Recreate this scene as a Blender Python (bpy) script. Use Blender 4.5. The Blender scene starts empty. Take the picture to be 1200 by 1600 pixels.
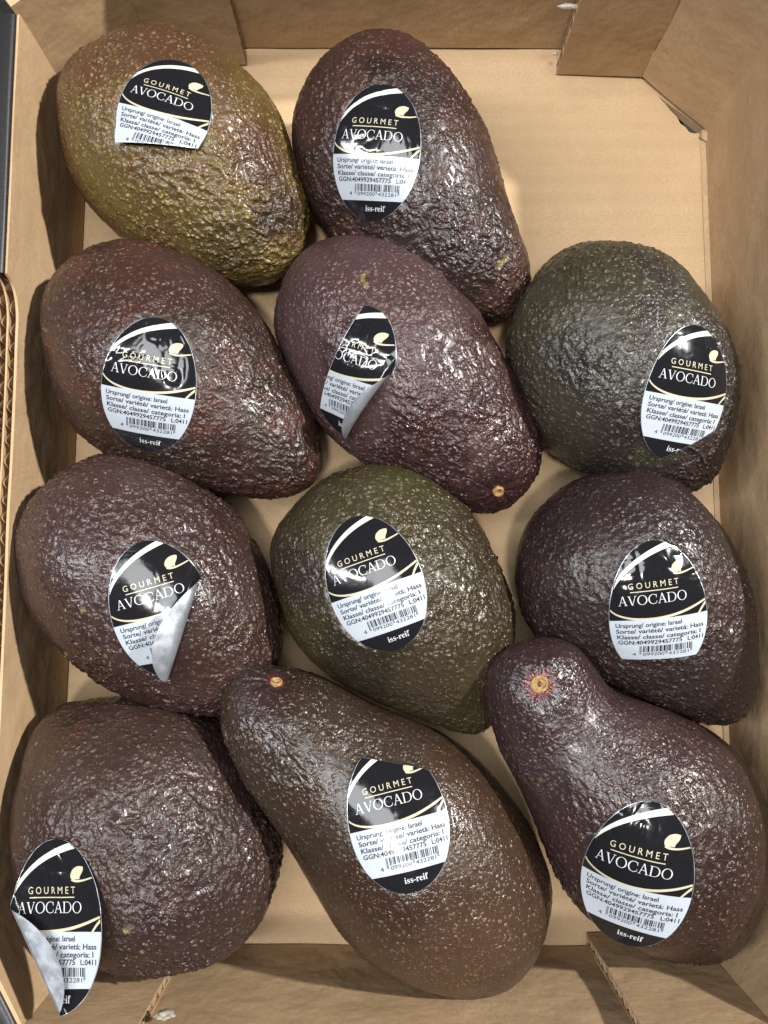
import bpy, bmesh, math, random
import numpy as np
from mathutils import Vector, Matrix

random.seed(4)
RNG = np.random.default_rng(11)
SC = bpy.context.scene
COL = SC.collection

# ------------------------------------------------------------------ camera
CAM_H, FPX, TILT = 0.337, 1300.0, math.radians(5.6)     # height over the box floor, focal length in px of a 1200 px wide frame
cam = bpy.data.cameras.new('camera')
cam.sensor_fit = 'HORIZONTAL'
cam.sensor_width = 36.0
cam.lens = 36.0 * FPX / 1200.0
cam.clip_start, cam.clip_end = 0.01, 50.0
cam_o = bpy.data.objects.new('camera', cam)
cam_o.location = (0, 0, CAM_H)
cam_o.rotation_euler = (TILT, 0, 0)
COL.objects.link(cam_o)
SC.camera = cam_o

# ------------------------------------------------------------------ light
world = bpy.data.worlds.new('World')
SC.world = world
world.use_nodes = True
bg = world.node_tree.nodes['Background']
bg.inputs['Color'].default_value = (0.93, 0.97, 1.0, 1)
bg.inputs['Strength'].default_value = 0.055


def lamp(name, loc, target, size, power, color, size_y=None):
    d = bpy.data.lights.new(name, 'AREA')
    d.shape = 'DISK' if size_y is None else 'RECTANGLE'
    d.size = size
    if size_y:
        d.size_y = size_y
    d.energy = power
    d.color = color
    o = bpy.data.objects.new(name, d)
    o.location = loc
    o.rotation_euler = (Vector(target) - Vector(loc)).to_track_quat('-Z', 'Y').to_euler()
    COL.objects.link(o)
    return o


lamp('ceiling_spotlight', (1.62, 0.66, 1.42), (0, 0, 0.03), 0.09, 66, (1.0, 0.965, 0.91))
lamp('ceiling_spotlight', (-0.05, -0.42, 2.1), (0, 0, 0), 0.16, 17, (1.0, 0.98, 0.94))
lamp('ceiling_panel_light', (-0.10, 0.12, 2.2), (0, 0, 0), 0.9, 25, (0.96, 0.98, 1.0), 0.9)
lamp('ceiling_tube_light', (-1.15, 0.10, 1.6), (0, 0, 0), 0.10, 23, (0.97, 0.98, 1.0), 1.2)

SC.view_settings.view_transform = 'Standard'
SC.view_settings.look = 'None'
SC.view_settings.gamma = 1.0
SC.view_settings.exposure = 0.12
SC.render.engine = 'CYCLES'
SC.cycles.max_bounces = 6

ct, st = math.cos(TILT), math.sin(TILT)


def unproj(px, py, z):
    """pixel of the 1200x1600 photograph -> point at height z"""
    u = (np.asarray(px, float) - 600) / FPX
    v = -(np.asarray(py, float) - 800) / FPX
    dy = v * ct + st
    dz = v * st - ct
    k = (z - CAM_H) / dz
    return np.stack(np.broadcast_arrays(u * k, dy * k, z + 0 * k), -1)


def raydir(px, py):
    u, v = (px - 600) / FPX, -(py - 800) / FPX
    return np.array([u, v * ct + st, v * st - ct])


def proj(P):
    x, y, z = P[..., 0], P[..., 1], P[..., 2] - CAM_H
    up = y * ct + z * st
    f = y * st - z * ct
    return 600 + FPX * x / f, 800 - FPX * up / f


# ------------------------------------------------------------------ noise (numpy)
def _hash(ix, iy, iz, seed):
    h = (ix.astype(np.uint32) * np.uint32(374761393)) ^ (iy.astype(np.uint32) * np.uint32(668265263)) \
        ^ (iz.astype(np.uint32) * np.uint32(2246822519)) ^ np.uint32((seed * 3266489917 + 12345) & 0xffffffff)
    h = (h ^ (h >> np.uint32(15))) * np.uint32(2246822519)
    h = (h ^ (h >> np.uint32(13))) * np.uint32(3266489917)
    return h ^ (h >> np.uint32(16))


def _h01(ix, iy, iz, seed):
    return (_hash(ix, iy, iz, seed) & np.uint32(0xffffff)).astype(np.float64) / 16777215.0


def vnoise(P, seed=0):
    f = np.floor(P)
    i = f.astype(np.int64)
    t = P - f
    t = t * t * t * (t * (t * 6 - 15) + 10)
    r = 0
    for a in (0, 1):
        wx = t[:, 0] if a else 1 - t[:, 0]
        for b in (0, 1):
            wy = t[:, 1] if b else 1 - t[:, 1]
            for c in (0, 1):
                wz = t[:, 2] if c else 1 - t[:, 2]
                r = r + wx * wy * wz * _h01(i[:, 0] + a, i[:, 1] + b, i[:, 2] + c, seed)
    return r


def fbm(P, seed=0, n=3):
    s, a, tot = 0, 1.0, 0
    for k in range(n):
        s = s + a * vnoise(P * (2 ** k) + 17.3 * k, seed + k)
        tot += a
        a *= 0.5
    return s / tot


def worley(P, seed=0):
    f = np.floor(P).astype(np.int64)
    best = np.full(len(P), 9.0)
    idr = np.zeros(len(P))
    for a in (-1, 0, 1):
        for b in (-1, 0, 1):
            for c in (-1, 0, 1):
                ix, iy, iz = f[:, 0] + a, f[:, 1] + b, f[:, 2] + c
                h = _hash(ix, iy, iz, seed)
                jx = (h & np.uint32(1023)) / 1023.0
                jy = ((h >> np.uint32(10)) & np.uint32(1023)) / 1023.0
                jz = ((h >> np.uint32(20)) & np.uint32(1023)) / 1023.0
                d = (ix + jx - P[:, 0]) ** 2 + (iy + jy - P[:, 1]) ** 2 + (iz + jz - P[:, 2]) ** 2
                m = d < best
                best = np.where(m, d, best)
                idr = np.where(m, ((h >> np.uint32(7)) & np.uint32(255)) / 255.0, idr)
    return np.sqrt(best), idr


def sstep(a, b, x):
    t = np.clip((x - a) / (b - a), 0, 1)
    return t * t * (3 - 2 * t)


# ------------------------------------------------------------------ mesh helpers
def make_mesh(name, V, F, mat, parent=None, smooth=True, origin=(0, 0, 0)):
    """V (n,3) world metres, F (m,3|4) index array or list of polygons"""
    me = bpy.data.meshes.new(name)
    V = np.asarray(V, float) - np.asarray(origin)
    if isinstance(F, np.ndarray):
        n, k = F.shape
        me.vertices.add(len(V))
        me.vertices.foreach_set('co', V.astype(np.float32).ravel())
        me.loops.add(n * k)
        me.loops.foreach_set('vertex_index', F.astype(np.int32).ravel())
        me.polygons.add(n)
        me.polygons.foreach_set('loop_start', np.arange(0, n * k, k, dtype=np.int32))
        me.polygons.foreach_set('loop_total', np.full(n, k, dtype=np.int32))
        me.update(calc_edges=True)
    else:
        me.from_pydata([tuple(v) for v in V], [], F)
        me.update()
    me.validate()
    if smooth:
        me.polygons.foreach_set('use_smooth', np.ones(len(me.polygons), dtype=bool))
    me.materials.append(mat)
    o = bpy.data.objects.new(name, me)
    COL.objects.link(o)
    if parent is not None:
        o.parent = parent
    return o


def empty(name, loc):
    o = bpy.data.objects.new(name, None)
    o.location = loc
    o.empty_display_size = 0.02
    COL.objects.link(o)
    return o


def grid_faces(nr, nc, wrap=False):
    r = np.arange(nr - 1)[:, None]
    c = np.arange(nc if wrap else nc - 1)[None, :]
    c2 = (c + 1) % nc
    return np.stack([r * nc + c, r * nc + c2, (r + 1) * nc + c2, (r + 1) * nc + c], -1).reshape(-1, 4)


# ------------------------------------------------------------------ materials
class NT:
    def __init__(self, name):
        self.m = bpy.data.materials.new(name)
        self.m.use_nodes = True
        self.t = self.m.node_tree
        self.p = self.t.nodes['Principled BSDF']

    def n(self, kind, **kw):
        nd = self.t.nodes.new(kind)
        for k, v in kw.items():
            setattr(nd, k, v)
        return nd

    def l(self, a, b):
        self.t.links.new(a, b)

    def math(self, op, a, b=None, clamp=False):
        nd = self.n('ShaderNodeMath', operation=op)
        nd.use_clamp = clamp
        for i, x in enumerate((a, b)):
            if x is None:
                continue
            if isinstance(x, (int, float)):
                nd.inputs[i].default_value = x
            else:
                self.l(x, nd.inputs[i])
        return nd.outputs[0]

    def mix(self, fac, a, b, mode='MIX'):
        nd = self.n('ShaderNodeMix', data_type='RGBA', blend_type=mode)
        for i, x in ((0, fac), (6, a), (7, b)):
            if isinstance(x, (int, float)):
                nd.inputs[i].default_value = x
            elif isinstance(x, tuple):
                nd.inputs[i].default_value = x if len(x) == 4 else (*x, 1)
            else:
                self.l(x, nd.inputs[i])
        return nd.outputs[2]

    def ramp(self, x, a, b, lo=0.0, hi=1.0):
        nd = self.n('ShaderNodeMapRange')
        nd.interpolation_type = 'SMOOTHSTEP'
        self.l(x, nd.inputs['Value'])
        for k, v in (('From Min', a), ('From Max', b), ('To Min', lo), ('To Max', hi)):
            nd.inputs[k].default_value = v
        return nd.outputs[0]

    def coords(self, scale=(1000, 1000, 1000), off=(0, 0, 0), rot=(0, 0, 0)):
        tc = self.n('ShaderNodeTexCoord')
        mp = self.n('ShaderNodeMapping')
        mp.inputs['Scale'].default_value = scale
        mp.inputs['Location'].default_value = off
        mp.inputs['Rotation'].default_value = rot
        self.l(tc.outputs['Object'], mp.inputs['Vector'])
        return mp.outputs[0]

    def noise(self, vec, scale, detail=2.0, rough=0.5):
        nd = self.n('ShaderNodeTexNoise')
        nd.inputs['Scale'].default_value = scale
        nd.inputs['Detail'].default_value = detail
        nd.inputs['Roughness'].default_value = rough
        self.l(vec, nd.inputs['Vector'])
        return nd.outputs[0]

    def bump(self, h, dist, strength=1.0, normal=None):
        nd = self.n('ShaderNodeBump')
        nd.inputs['Distance'].default_value = dist
        nd.inputs['Strength'].default_value = strength
        self.l(h, nd.inputs['Height'])
        if normal is not None:
            self.l(normal, nd.inputs['Normal'])
        return nd.outputs[0]

    def set(self, **kw):
        for k, v in kw.items():
            k = {'color': 'Base Color', 'rough': 'Roughness', 'spec': 'Specular IOR Level', 'metal': 'Metallic',
                 'normal': 'Normal', 'coat': 'Coat Weight', 'coat_rough': 'Coat Roughness'}.get(k, k)
            s = self.p.inputs[k]
            if isinstance(v, (int, float)):
                s.default_value = v
            elif isinstance(v, tuple):
                s.default_value = (*v, 1) if len(v) == 3 else v
            else:
                self.l(v, s)
        return self.m


BAND = dict(kraft_floor=(0.008, 0.11, 0.01), kraft_wall_x=(0.02, 0.09, 0.012), kraft_wall_y=(0.09, 0.02, 0.012), kraft_flap=(0.02, 0.02, 0.06),
            kraft_diag=(0.05, 0.05, 0.02), flute=(0.1, 0.1, 0.1))


def kraft(name, base, streak, waves=None, rot=(0, 0, 0)):
    """unbleached board: long pale and dark fibres, faint flute lines pressed through the liner"""
    k = NT(name)
    v = k.coords(tuple(1000 * s for s in streak), rot=rot)
    fib = k.noise(v, 1.0, 4.0, 0.65)
    iso = k.coords()
    blot = k.noise(iso, 0.035, 3.0)
    fine = k.noise(iso, 2.2, 2.0, 0.6)
    b = np.array(base)
    c = k.mix(k.ramp(fib, 0.30, 0.72), tuple(b * 0.86), tuple(np.minimum(b * 1.12, 1)))
    band = k.noise(k.coords(tuple(1000 * q for q in BAND[name])), 1.0, 2.0)
    c = k.mix(k.ramp(band, 0.35, 0.65, 0, 0.5), c, tuple(b * np.array([0.90, 0.86, 0.80])))
    c = k.mix(k.ramp(k.noise(iso, 0.012, 4.0, 0.65), 0.45, 0.62, 0, 0.55), c, tuple(np.minimum(b * np.array([1.12, 1.13, 1.16]), 1)))
    c = k.mix(k.ramp(blot, 0.35, 0.65, 0, 0.6), c, tuple(b * np.array([0.90, 0.88, 0.84])))
    c = k.mix(k.ramp(fine, 0.56, 0.74, 0, 0.45), c, tuple(b * 1.35))
    c = k.mix(k.ramp(fine, 0.44, 0.26, 0, 0.42), c, tuple(b * 0.6))
    h = k.math('ADD', k.math('MULTIPLY', fib, 0.6), k.math('MULTIPLY', fine, 0.4))
    nrm = k.bump(h, 0.00012, 0.7)
    if waves:
        w = k.n('ShaderNodeTexWave')
        w.inputs['Scale'].default_value = 1.0
        w.inputs['Distortion'].default_value = 0.5
        w.inputs['Detail'].default_value = 1.0
        w.bands_direction = 'Y'
        k.l(k.coords(waves), w.inputs['Vector'])
        nrm = k.bump(w.outputs['Fac'], 0.00022, 0.6, nrm)
        c = k.mix(k.ramp(w.outputs['Fac'], 0.2, 0.8, 0.0, 0.09), c, tuple(np.minimum(b * 1.22, 1)))
    big = k.bump(k.noise(iso, 0.06, 3.0), 0.0022, 0.6, nrm)
    return k.set(color=c, rough=0.78, spec=0.25, normal=big)


M = {}
M['kraft_floor'] = kraft('kraft_floor', (0.53, 0.372, 0.218), (0.9, 1.5, 1.0), waves=(1, 40, 1))
M['kraft_wall_x'] = kraft('kraft_wall_x', (0.48, 0.335, 0.198), (1.4, 1.4, 0.40))
M['kraft_wall_y'] = kraft('kraft_wall_y', (0.48, 0.335, 0.198), (1.4, 1.4, 0.40))
M['kraft_flap'] = kraft('kraft_flap', (0.47, 0.325, 0.19), (0.45, 0.45, 1.5))
M['kraft_diag'] = kraft('kraft_diag', (0.47, 0.325, 0.19), (1.5, 0.4, 0.4), rot=(0, 0, 0.6))
M['flute'] = kraft('flute', (0.50, 0.36, 0.21), (1, 1, 1))
k = NT('black_board')
nz = k.noise(k.coords(), 0.9, 4.0, 0.7)
M['black'] = k.set(color=k.mix(k.ramp(nz, 0.60, 0.80), (0.010, 0.010, 0.011), (0.05, 0.05, 0.05)), rough=0.42, spec=0.5,
                   normal=k.bump(nz, 0.0001, 0.5))
k = NT('glue')
M['glue'] = k.set(color=(0.52, 0.48, 0.40), rough=0.3, spec=0.5, **{'Transmission Weight': 0.35, 'Subsurface Weight': 0.0})
k = NT('shelf')
nz = k.noise(k.coords(), 0.05, 4.0)
M['shelf'] = k.set(color=k.mix(nz, (0.006, 0.006, 0.007), (0.014, 0.014, 0.014)), rough=0.6)


def printed(name, col, rough=0.16, metal=0.0, spec=0.5):
    k = NT(name)
    v = k.coords()
    dust = k.ramp(k.noise(v, 3.0, 2.0), 0.70, 0.78, 0, 0.25)
    c = k.mix(dust, col, tuple(0.6 * np.array(col) + 0.12))
    r = k.ramp(k.noise(v, 0.25, 3.0), 0.3, 0.7, rough * 0.8, rough * 1.4)
    return k.set(color=c, rough=r, spec=spec, metal=metal, normal=k.bump(k.noise(v, 0.5, 2.0), 0.00004, 0.5))


M['ink_black'] = printed('sticker_black', (0.010, 0.010, 0.012), 0.10)
M['ink_white'] = printed('sticker_white', (0.43, 0.47, 0.52), 0.16)
M['ink_gold'] = printed('sticker_gold', (0.50, 0.46, 0.32), 0.2)
M['ink_pale'] = printed('sticker_cream', (0.55, 0.56, 0.50), 0.25)
M['ink_text'] = printed('sticker_text', (0.58, 0.59, 0.61), 0.2)
M['ink_small'] = printed('sticker_small_print', (0.02, 0.022, 0.03), 0.25)
M['silver'] = printed('sticker_backing', (0.50, 0.53, 0.58), 0.34, 0.75)

# ------------------------------------------------------------------ the shelf and the box
HB = 0.0725
HBL = 0.0680                                   # height of the box walls
XL = float(unproj(126, 520, 0)[0])
XR = float(unproj(1113, 560, 0)[0])
YT = float(unproj(600, 78, 0)[1])
YB = float(unproj(600, 1474, 0)[1])
TH = 0.0045                                  # thickness of corrugated board

shelf = make_mesh('shelf_top', [(-1.2, -1.2, -0.012), (1.2, -1.2, -0.012), (1.2, 1.2, -0.012), (-1.2, 1.2, -0.012)],
                  [(0, 1, 2, 3)], M['shelf'], smooth=False)
shelf['kind'] = 'structure'

BOX_O = ((XL + XR) / 2, (YT + YB) / 2, -0.008)
box = empty('cardboard_box', BOX_O)
box['label'] = 'open brown cardboard box with black rim holding the avocados'
box['category'] = 'box'


def sheet(name, p0, ex, ey, nrm, th, mat, nx=24, ny=12, warp=0.0004, seed=0, parent=box, origin=BOX_O, edge=0.0, hole=None):
    """a board: front face spanned by ex, ey from p0, th thick behind the face; gently uneven"""
    p0, ex, ey, nrm = (np.array(q, float) for q in (p0, ex, ey, nrm))
    nrm = nrm / np.linalg.norm(nrm)
    u, v = np.meshgrid(np.linspace(0, 1, nx), np.linspace(0, 1, ny))
    u, v = u.ravel(), v.ravel()
    P = p0 + u[:, None] * ex + v[:, None] * ey
    w = (fbm(P * 22 + seed * 7.1, seed, 2) - 0.5) * 2 * warp
    P = P + w[:, None] * nrm
    if edge:
        e = (fbm(P * 420 + seed, seed + 5, 3) - 0.5) * 2 * edge
        exu, eyu = ex / np.linalg.norm(ex), ey / np.linalg.norm(ey)
        P = P + ((u < 0.001) * e)[:, None] * exu + ((u > 0.999) * e)[:, None] * exu \
            + ((v < 0.001) * e)[:, None] * eyu + ((v > 0.999) * e)[:, None] * eyu
    n = len(P)
    V = np.concatenate([P, P - nrm * th])
    F = grid_faces(ny, nx)
    if hole:
        hx, hy = proj(P[F].mean(1))
        ins = np.zeros(len(F), bool)
        for (xa, ya), (xb, yb) in zip(hole, hole[1:] + hole[:1]):
            ins ^= ((ya > hy) != (yb > hy)) & (hx < (xb - xa) * (hy - ya) / (yb - ya + 1e-9) + xa)
        F = F[~ins]
    faces = [tuple(f) for f in F] + [tuple(f[::-1] + n) for f in F]
    ring = list(range(nx)) + [r * nx + nx - 1 for r in range(1, ny)] + [(ny - 1) * nx + c for c in range(nx - 2, -1, -1)] \
        + [r * nx for r in range(ny - 2, 0, -1)]
    for a, b in zip(ring, ring[1:] + ring[:1]):
        faces.append((b, a, a + n, b + n))
    o = make_mesh(name, V, faces, mat, parent, smooth=True, origin=origin)
    md = o.modifiers.new('split', 'EDGE_SPLIT')
    md.split_angle = math.radians(40)
    return o


def flute(name, p0, along, across, nrm, th, pitch, parent, amp=None):
    """the wavy paper between two liners: wave runs along `along`, its flutes along `across`"""
    p0, along, across, nrm = (np.array(q, float) for q in (p0, along, across, nrm))
    nrm = nrm / np.linalg.norm(nrm)
    L = np.linalg.norm(along)
    n = int(L / pitch * 10)
    s = np.linspace(0, 1, n)
    w = np.sin(s * L / pitch * 2 * math.pi + 0.6 * np.sin(s * 23)) * th * 0.5
    P = p0 + s[:, None] * along - (th * 0.5 + w)[:, None] * nrm
    V = np.concatenate([P, P + across])
    F = np.stack([np.arange(n - 1), np.arange(1, n), np.arange(1, n) + n, np.arange(n - 1) + n], -1)
    return make_mesh(name, V, F, M['flute'], parent, True, BOX_O)


def corrugated(name, p0, ex, ey, nrm, mat, wave, seed=0, pitch=0.0062, depth=0.003, th=TH, edge=0.0004):
    """front liner (the part itself) with its flute and back liner as sub-parts; wave = 'x' or 'y'"""
    p0, ex, ey = (np.array(q, float) for q in (p0, ex, ey))
    nn = np.array(nrm, float) / np.linalg.norm(nrm)
    front = sheet(name, p0, ex, ey, nn, 0.0007, mat, 28, 18, 0.0005, seed, edge=edge)
    back = sheet('back_liner', p0 - nn * (th - 0.0007), ex, ey, nn, 0.0007, mat, 20, 12, 0.0003, seed + 1, parent=front,
                 origin=BOX_O, edge=edge)
    al, ac = (ex, ey) if wave == 'x' else (ey, ex)
    flute('flute', p0 - nn * 0.0008, al, ac, nn, th - 0.0018, pitch, front)
    return front


# floor: one big sheet whose corners are cut by the corner panels standing on it
floor = sheet('floor_panel', (XL - 0.004, YB - 0.004, 0), (XR - XL + 0.008, 0, 0), (0, YT - YB + 0.006, 0), (0, 0, 1), 0.004,
              M['kraft_floor'], 80, 110, 0.0006, 3)
# torn gap at the foot of the far right corner panel
gap = [(1026, 148), (1102, 206), (1086, 209), (1077, 207), (1071, 199), (1063, 193), (1057, 182), (1047, 172), (1040, 163)]
gv = np.concatenate([[unproj(x, y, 0) + [0, 0, 0.004] for x, y in gap], [unproj(x, y, 0) - [0, 0, 0.012] for x, y in gap]])
ng = len(gap)
gf = [tuple(range(ng)), tuple(range(2 * ng - 1, ng - 1, -1))] + [((q + 1) % ng, q, q + ng, (q + 1) % ng + ng) for q in range(ng)]
cut = make_mesh('cutter', gv, gf, M['shelf'], None, False)
bm_ = bmesh.new()
bm_.from_mesh(cut.data)
bmesh.ops.recalc_face_normals(bm_, faces=bm_.faces)
bm_.to_mesh(cut.data)
bm_.free()
floor.parent = None
md_ = floor.modifiers.new('gap', 'BOOLEAN')
cut.location = -np.array(BOX_O)
md_.object, md_.operation, md_.solver = cut, 'DIFFERENCE', 'EXACT'
floor.modifiers.remove(floor.modifiers['split'])
bpy.context.view_layer.update()
me_ = bpy.data.meshes.new_from_object(floor.evaluated_get(bpy.context.evaluated_depsgraph_get()))
floor.modifiers.clear()
floor.data = me_
floor.parent = box
bpy.data.objects.remove(cut)
floor.modifiers.new('split', 'EDGE_SPLIT').split_angle = math.radians(40)

# corner points on the floor (pixels of the floor line of each corner panel)
def fl(px, py):
    return unproj(px, py, 0.0)


CN = {
    'TR': (fl(868, 120), fl(1000, 125), fl(1088, 207)),
    'TL': (fl(386, 104), fl(252, 112), fl(146, 197)),
    'BR': (fl(915, 1455), fl(1075, 1452), fl(1150, 1372)),
    'BL': (fl(300, 1453), fl(163, 1450), fl(90, 1318)),
}
Z = np.array([0, 0, 1.0])
for kk, (e_, c_, w_) in CN.items():
    w_[0] = XR + 0.0006 if kk[1] == 'R' else XL - 0.0006

# long walls left and right, short walls top and bottom
# right wall: plain
wr = sheet('side_wall', (XR, YB - 0.003, 0.001), (0, YT - YB + 0.006, 0), (0, 0, HB), (-1, 0, 0), 0.0009, M['kraft_wall_x'], 60, 16, 0.0009, 5)
sheet('outer_liner', (XR + TH - 0.0009, YB - 0.003, -0.004), (0, YT - YB + 0.006, 0), (0, 0, HB + 0.004), (-1, 0, 0), 0.0009,
      M['black'], 20, 6, 0.0, 6, parent=wr)
# top wall
wt = sheet('end_wall', (XL, YT, 0.0012), (XR - XL, 0, 0), (0, 0, HB), (0, -1, 0), 0.0009, M['kraft_wall_y'], 50, 16, 0.0009, 7)
sheet('outer_liner', (XL, YT + TH, -0.004), (XR - XL, 0, 0), (0, 0, HB + 0.004), (0, -1, 0), 0.0009, M['black'], 20, 6, 0.0, 8, parent=wt)
# bottom wall
wb = sheet('end_wall', (XL, YB, 0.0012), (XR - XL, 0, 0), (0, 0, HB), (0, 1, 0), 0.0009, M['kraft_wall_y'], 50, 16, 0.0009, 9)
sheet('outer_liner', (XL, YB - TH, -0.004), (XR - XL, 0, 0), (0, 0, HB + 0.004), (0, 1, 0), 0.0009, M['black'], 20, 6, 0.0, 10, parent=wb)

# left wall with the rounded hand hole: profile in (y, z)
HY1 = float(unproj(8, 428, HBL)[1])           # near end of the hand hole
HY0 = YB + 0.075
HZ = 0.0575                                  # lower edge of the hole
rr = HBL - HZ


def profile_board(name, prof, x_in, th, mat, parent, ny=130, nz=14):
    """board in the y-z plane whose upper edge follows prof (list of (y, ztop))"""
    pts = sorted([(y, z) for y, z in prof if z > 0.01])
    ys = np.array([p[0] for p in pts])
    zs = np.array([p[1] for p in pts])
    yy = np.unique(np.concatenate([np.linspace(ys[0], ys[-1], ny), ys]))
    zt = np.interp(yy, ys, zs)
    r = np.linspace(0, 1, nz)
    Y = np.repeat(yy[None, :], nz, 0)
    Zz = 0.001 + r[:, None] * (zt[None, :] - 0.001)
    X = np.full_like(Y, x_in)
    P = np.stack([X, Y, Zz], -1).reshape(-1, 3)
    P[:, 0] += (fbm(P * 22 + 3.3, 21, 2) - 0.5) * 0.0014
    n = len(P)
    V = np.concatenate([P, P + np.array([-th, 0, 0])])
    nc = len(yy)
    F = grid_faces(nz, nc)
    faces = [tuple(f) for f in F] + [tuple(f[::-1] + n) for f in F]
    t0 = (nz - 1) * nc
    for c in range(nc - 1):
        faces.append((t0 + c + 1, t0 + c, t0 + c + n, t0 + c + 1 + n))
    o = make_mesh(name, V, faces, mat, parent, True, BOX_O)
    md = o.modifiers.new('split', 'EDGE_SPLIT')
    md.split_angle = math.radians(40)
    return o, yy, zt


HOLE_PROF = [(YT + 0.003, HBL), (HY1 + 0.0002, HBL)] + \
    [(HY1 - rr * 1.3 * (1 - math.cos(a)), HBL - rr * math.sin(a)) for a in np.linspace(0.05, math.pi / 2, 10)] + \
    [(HY0 + rr * 1.3 * (1 - math.cos(a)), HBL - rr * math.sin(a)) for a in np.linspace(math.pi / 2, 0.05, 10)] + \
    [(HY0 - 0.0002, HBL), (YB - 0.003, HBL)]
wl, yy, zt = profile_board('side_wall', HOLE_PROF, XL, 0.0009, M['kraft_wall_x'], box)
profile_board('middle_liner', HOLE_PROF, XL - 0.0034, 0.0006, M['kraft_wall_x'], wl)
profile_board('back_liner', HOLE_PROF, XL - 0.0068, 0.0009, M['kraft_wall_x'], wl)
# wavy paper standing in the cut edge of the hand hole (two layers of flutes)
sel = (yy < HY1 - 0.0002) & (yy > HY0)
for off, pit, ph in ((0.0009, 0.0066, 0.0), (0.0040, 0.0060, 1.3)):
    y = np.linspace(HY1 - 0.0004, HY0 + 0.0004, 900)
    ztop = np.interp(y, yy, zt)
    arc = np.concatenate([[0], np.cumsum(np.hypot(np.diff(y), np.diff(ztop)))])
    w = np.sin(arc / pit * 2 * math.pi + ph + 0.7 * np.sin(arc * 240)) * 0.00105
    x = XL - off - 0.00125 + w
    top = np.stack([x, y, ztop - 0.0003], -1)
    bot = top - np.array([0, 0, 0.006])
    n = len(y)
    make_mesh('flute', np.concatenate([top, bot]), np.stack([np.arange(n - 1), np.arange(1, n), np.arange(1, n) + n, np.arange(n - 1) + n], -1),
              M['flute'], wl, True, BOX_O)
# tongue of board pushed outward through the hand hole
hl = HY1 - HY0 - 0.012
sheet('hand_hole_tongue', (XL - 0.0085, HY0 + 0.006, HZ - 0.002), (0, hl, 0), (-0.010, 0, 0.016), (0.85, 0, 0.53), 0.004, M['kraft_flap'], 24, 8, 0.0006, 31)
# black folded rim on top of the left wall, either side of the hand hole
def rim(name, p0, ex, out, parent=box, w=0.016, drop=0.003):
    """black lip folded over the top of a wall: rounded in section"""
    p0, ex, out = (np.array(q, float) for q in (p0, ex, out))
    out = out / np.linalg.norm(out)
    sec = [(0.0, -0.0012), (0.0002, -0.0004), (0.0008, 0.0003), (0.0018, 0.0006), (w * 0.45, 0.0007), (w * 0.5, 0.0002), (w * 0.56, 0.0006),
           (w * 0.9, 0.0002), (w, -0.001), (w, -drop * 6)]
    n = 30
    s = np.linspace(0, 1, n)
    V = np.concatenate([p0 + s[:, None] * ex + a * out + (b + 0.0003 * np.sin(s * 9 + i)[:, None] * 0.4) * Z for i, (a, b) in enumerate(sec)])
    o = make_mesh(name, V, grid_faces(len(sec), n), M['black'], parent, True, BOX_O)
    return o


rim('rim', (XL - 0.0005, YT + 0.003, HBL + 0.0012), (0, HY1 - YT - 0.003, 0), (-1, 0, 0))
rim('rim', (XL - 0.0005, HY0, HBL + 0.0012), (0, YB - HY0, 0), (-1, 0, 0))
rim('rim', (XR + 0.0005, YT + 0.003, HB + 0.0012), (0, YB - YT - 0.006, 0), (1, 0, 0))
rim('rim', (XL, YB - 0.0005, HB + 0.0012), (XR - XL, 0, 0), (0, -1, 0))
rim('rim', (XL, YT + 0.0005, HB + 0.0012), (XR - XL, 0, 0), (0, 1, 0))

# corner panels (standing across each corner) and the flaps glued along the end walls
for i, (key, (e, c, w)) in enumerate(CN.items()):
    inward = np.array(BOX_O) - c
    inward[2] = 0
    d = w - c
    nd = np.array([-d[1], d[0], 0])
    nd = nd if nd @ inward > 0 else -nd
    hb = HB + (0.001 if key in ('BR', 'BL') else 0.0)
    sgn = 1.0
    lo = 0.0016 if key != 'TR' else 0.0022
    a0, a1 = c, w
    if nd @ np.cross(a1 - a0, Z) < 0:
        a0, a1 = a1, a0
    pan = sheet('corner_panel', a0 + lo * Z, a1 - a0, (hb - lo) * Z, nd, 0.004, M['kraft_diag'], 24, 18, 0.0008, 40 + i)
    f = e - c
    nf = np.array([0, -1.0 if key[0] == 'T' else 1.0, 0])
    nf2 = np.array([-f[1], f[0], 0])
    nf2 = nf2 if nf2 @ nf > 0 else -nf2
    b0, b1 = c, e
    if nf2 @ np.cross(b1 - b0, Z) < 0:
        b0, b1 = b1, b0
    corrugated('end_flap', b0 + 0.0016 * Z, b1 - b0, (hb - 0.0016) * Z, nf2, M['kraft_flap'], 'y', 50 + 3 * i)
    if key[0] == 'B':
        rim('rim', c - nd / np.linalg.norm(nd) * 0.001 + (hb + 0.0008) * Z, w - c, -nd)
        rim('rim', c + (hb + 0.0008) * Z - nf2 / np.linalg.norm(nf2) * 0.0005, f * 0.94, -nf2, w=0.012)

# small crumpled fold where the right corner panel meets the wall
cw = CN['TR'][2]
def lump(name, c, r, mat, seed, parent=box, origin=BOX_O, amp=0.35, rot=0.0):
    nu, nv = 22, 12
    u, v = np.meshgrid(np.linspace(0, 2 * math.pi, nu, endpoint=False), np.linspace(0.02, math.pi - 0.02, nv))
    D = np.stack([np.cos(u) * np.sin(v), np.sin(u) * np.sin(v), np.cos(v)], -1).reshape(-1, 3)
    s = 1 + amp * (fbm(D * 2.2 + seed, seed, 3) - 0.5) * 2
    P = D * np.array(r) * s[:, None]
    cr, sr = math.cos(rot), math.sin(rot)
    P = np.stack([P[:, 0] * cr - P[:, 1] * sr, P[:, 0] * sr + P[:, 1] * cr, P[:, 2]], -1) + np.array(c)
    return make_mesh(name, P, grid_faces(nv, nu, True), mat, parent, True, origin)


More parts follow.
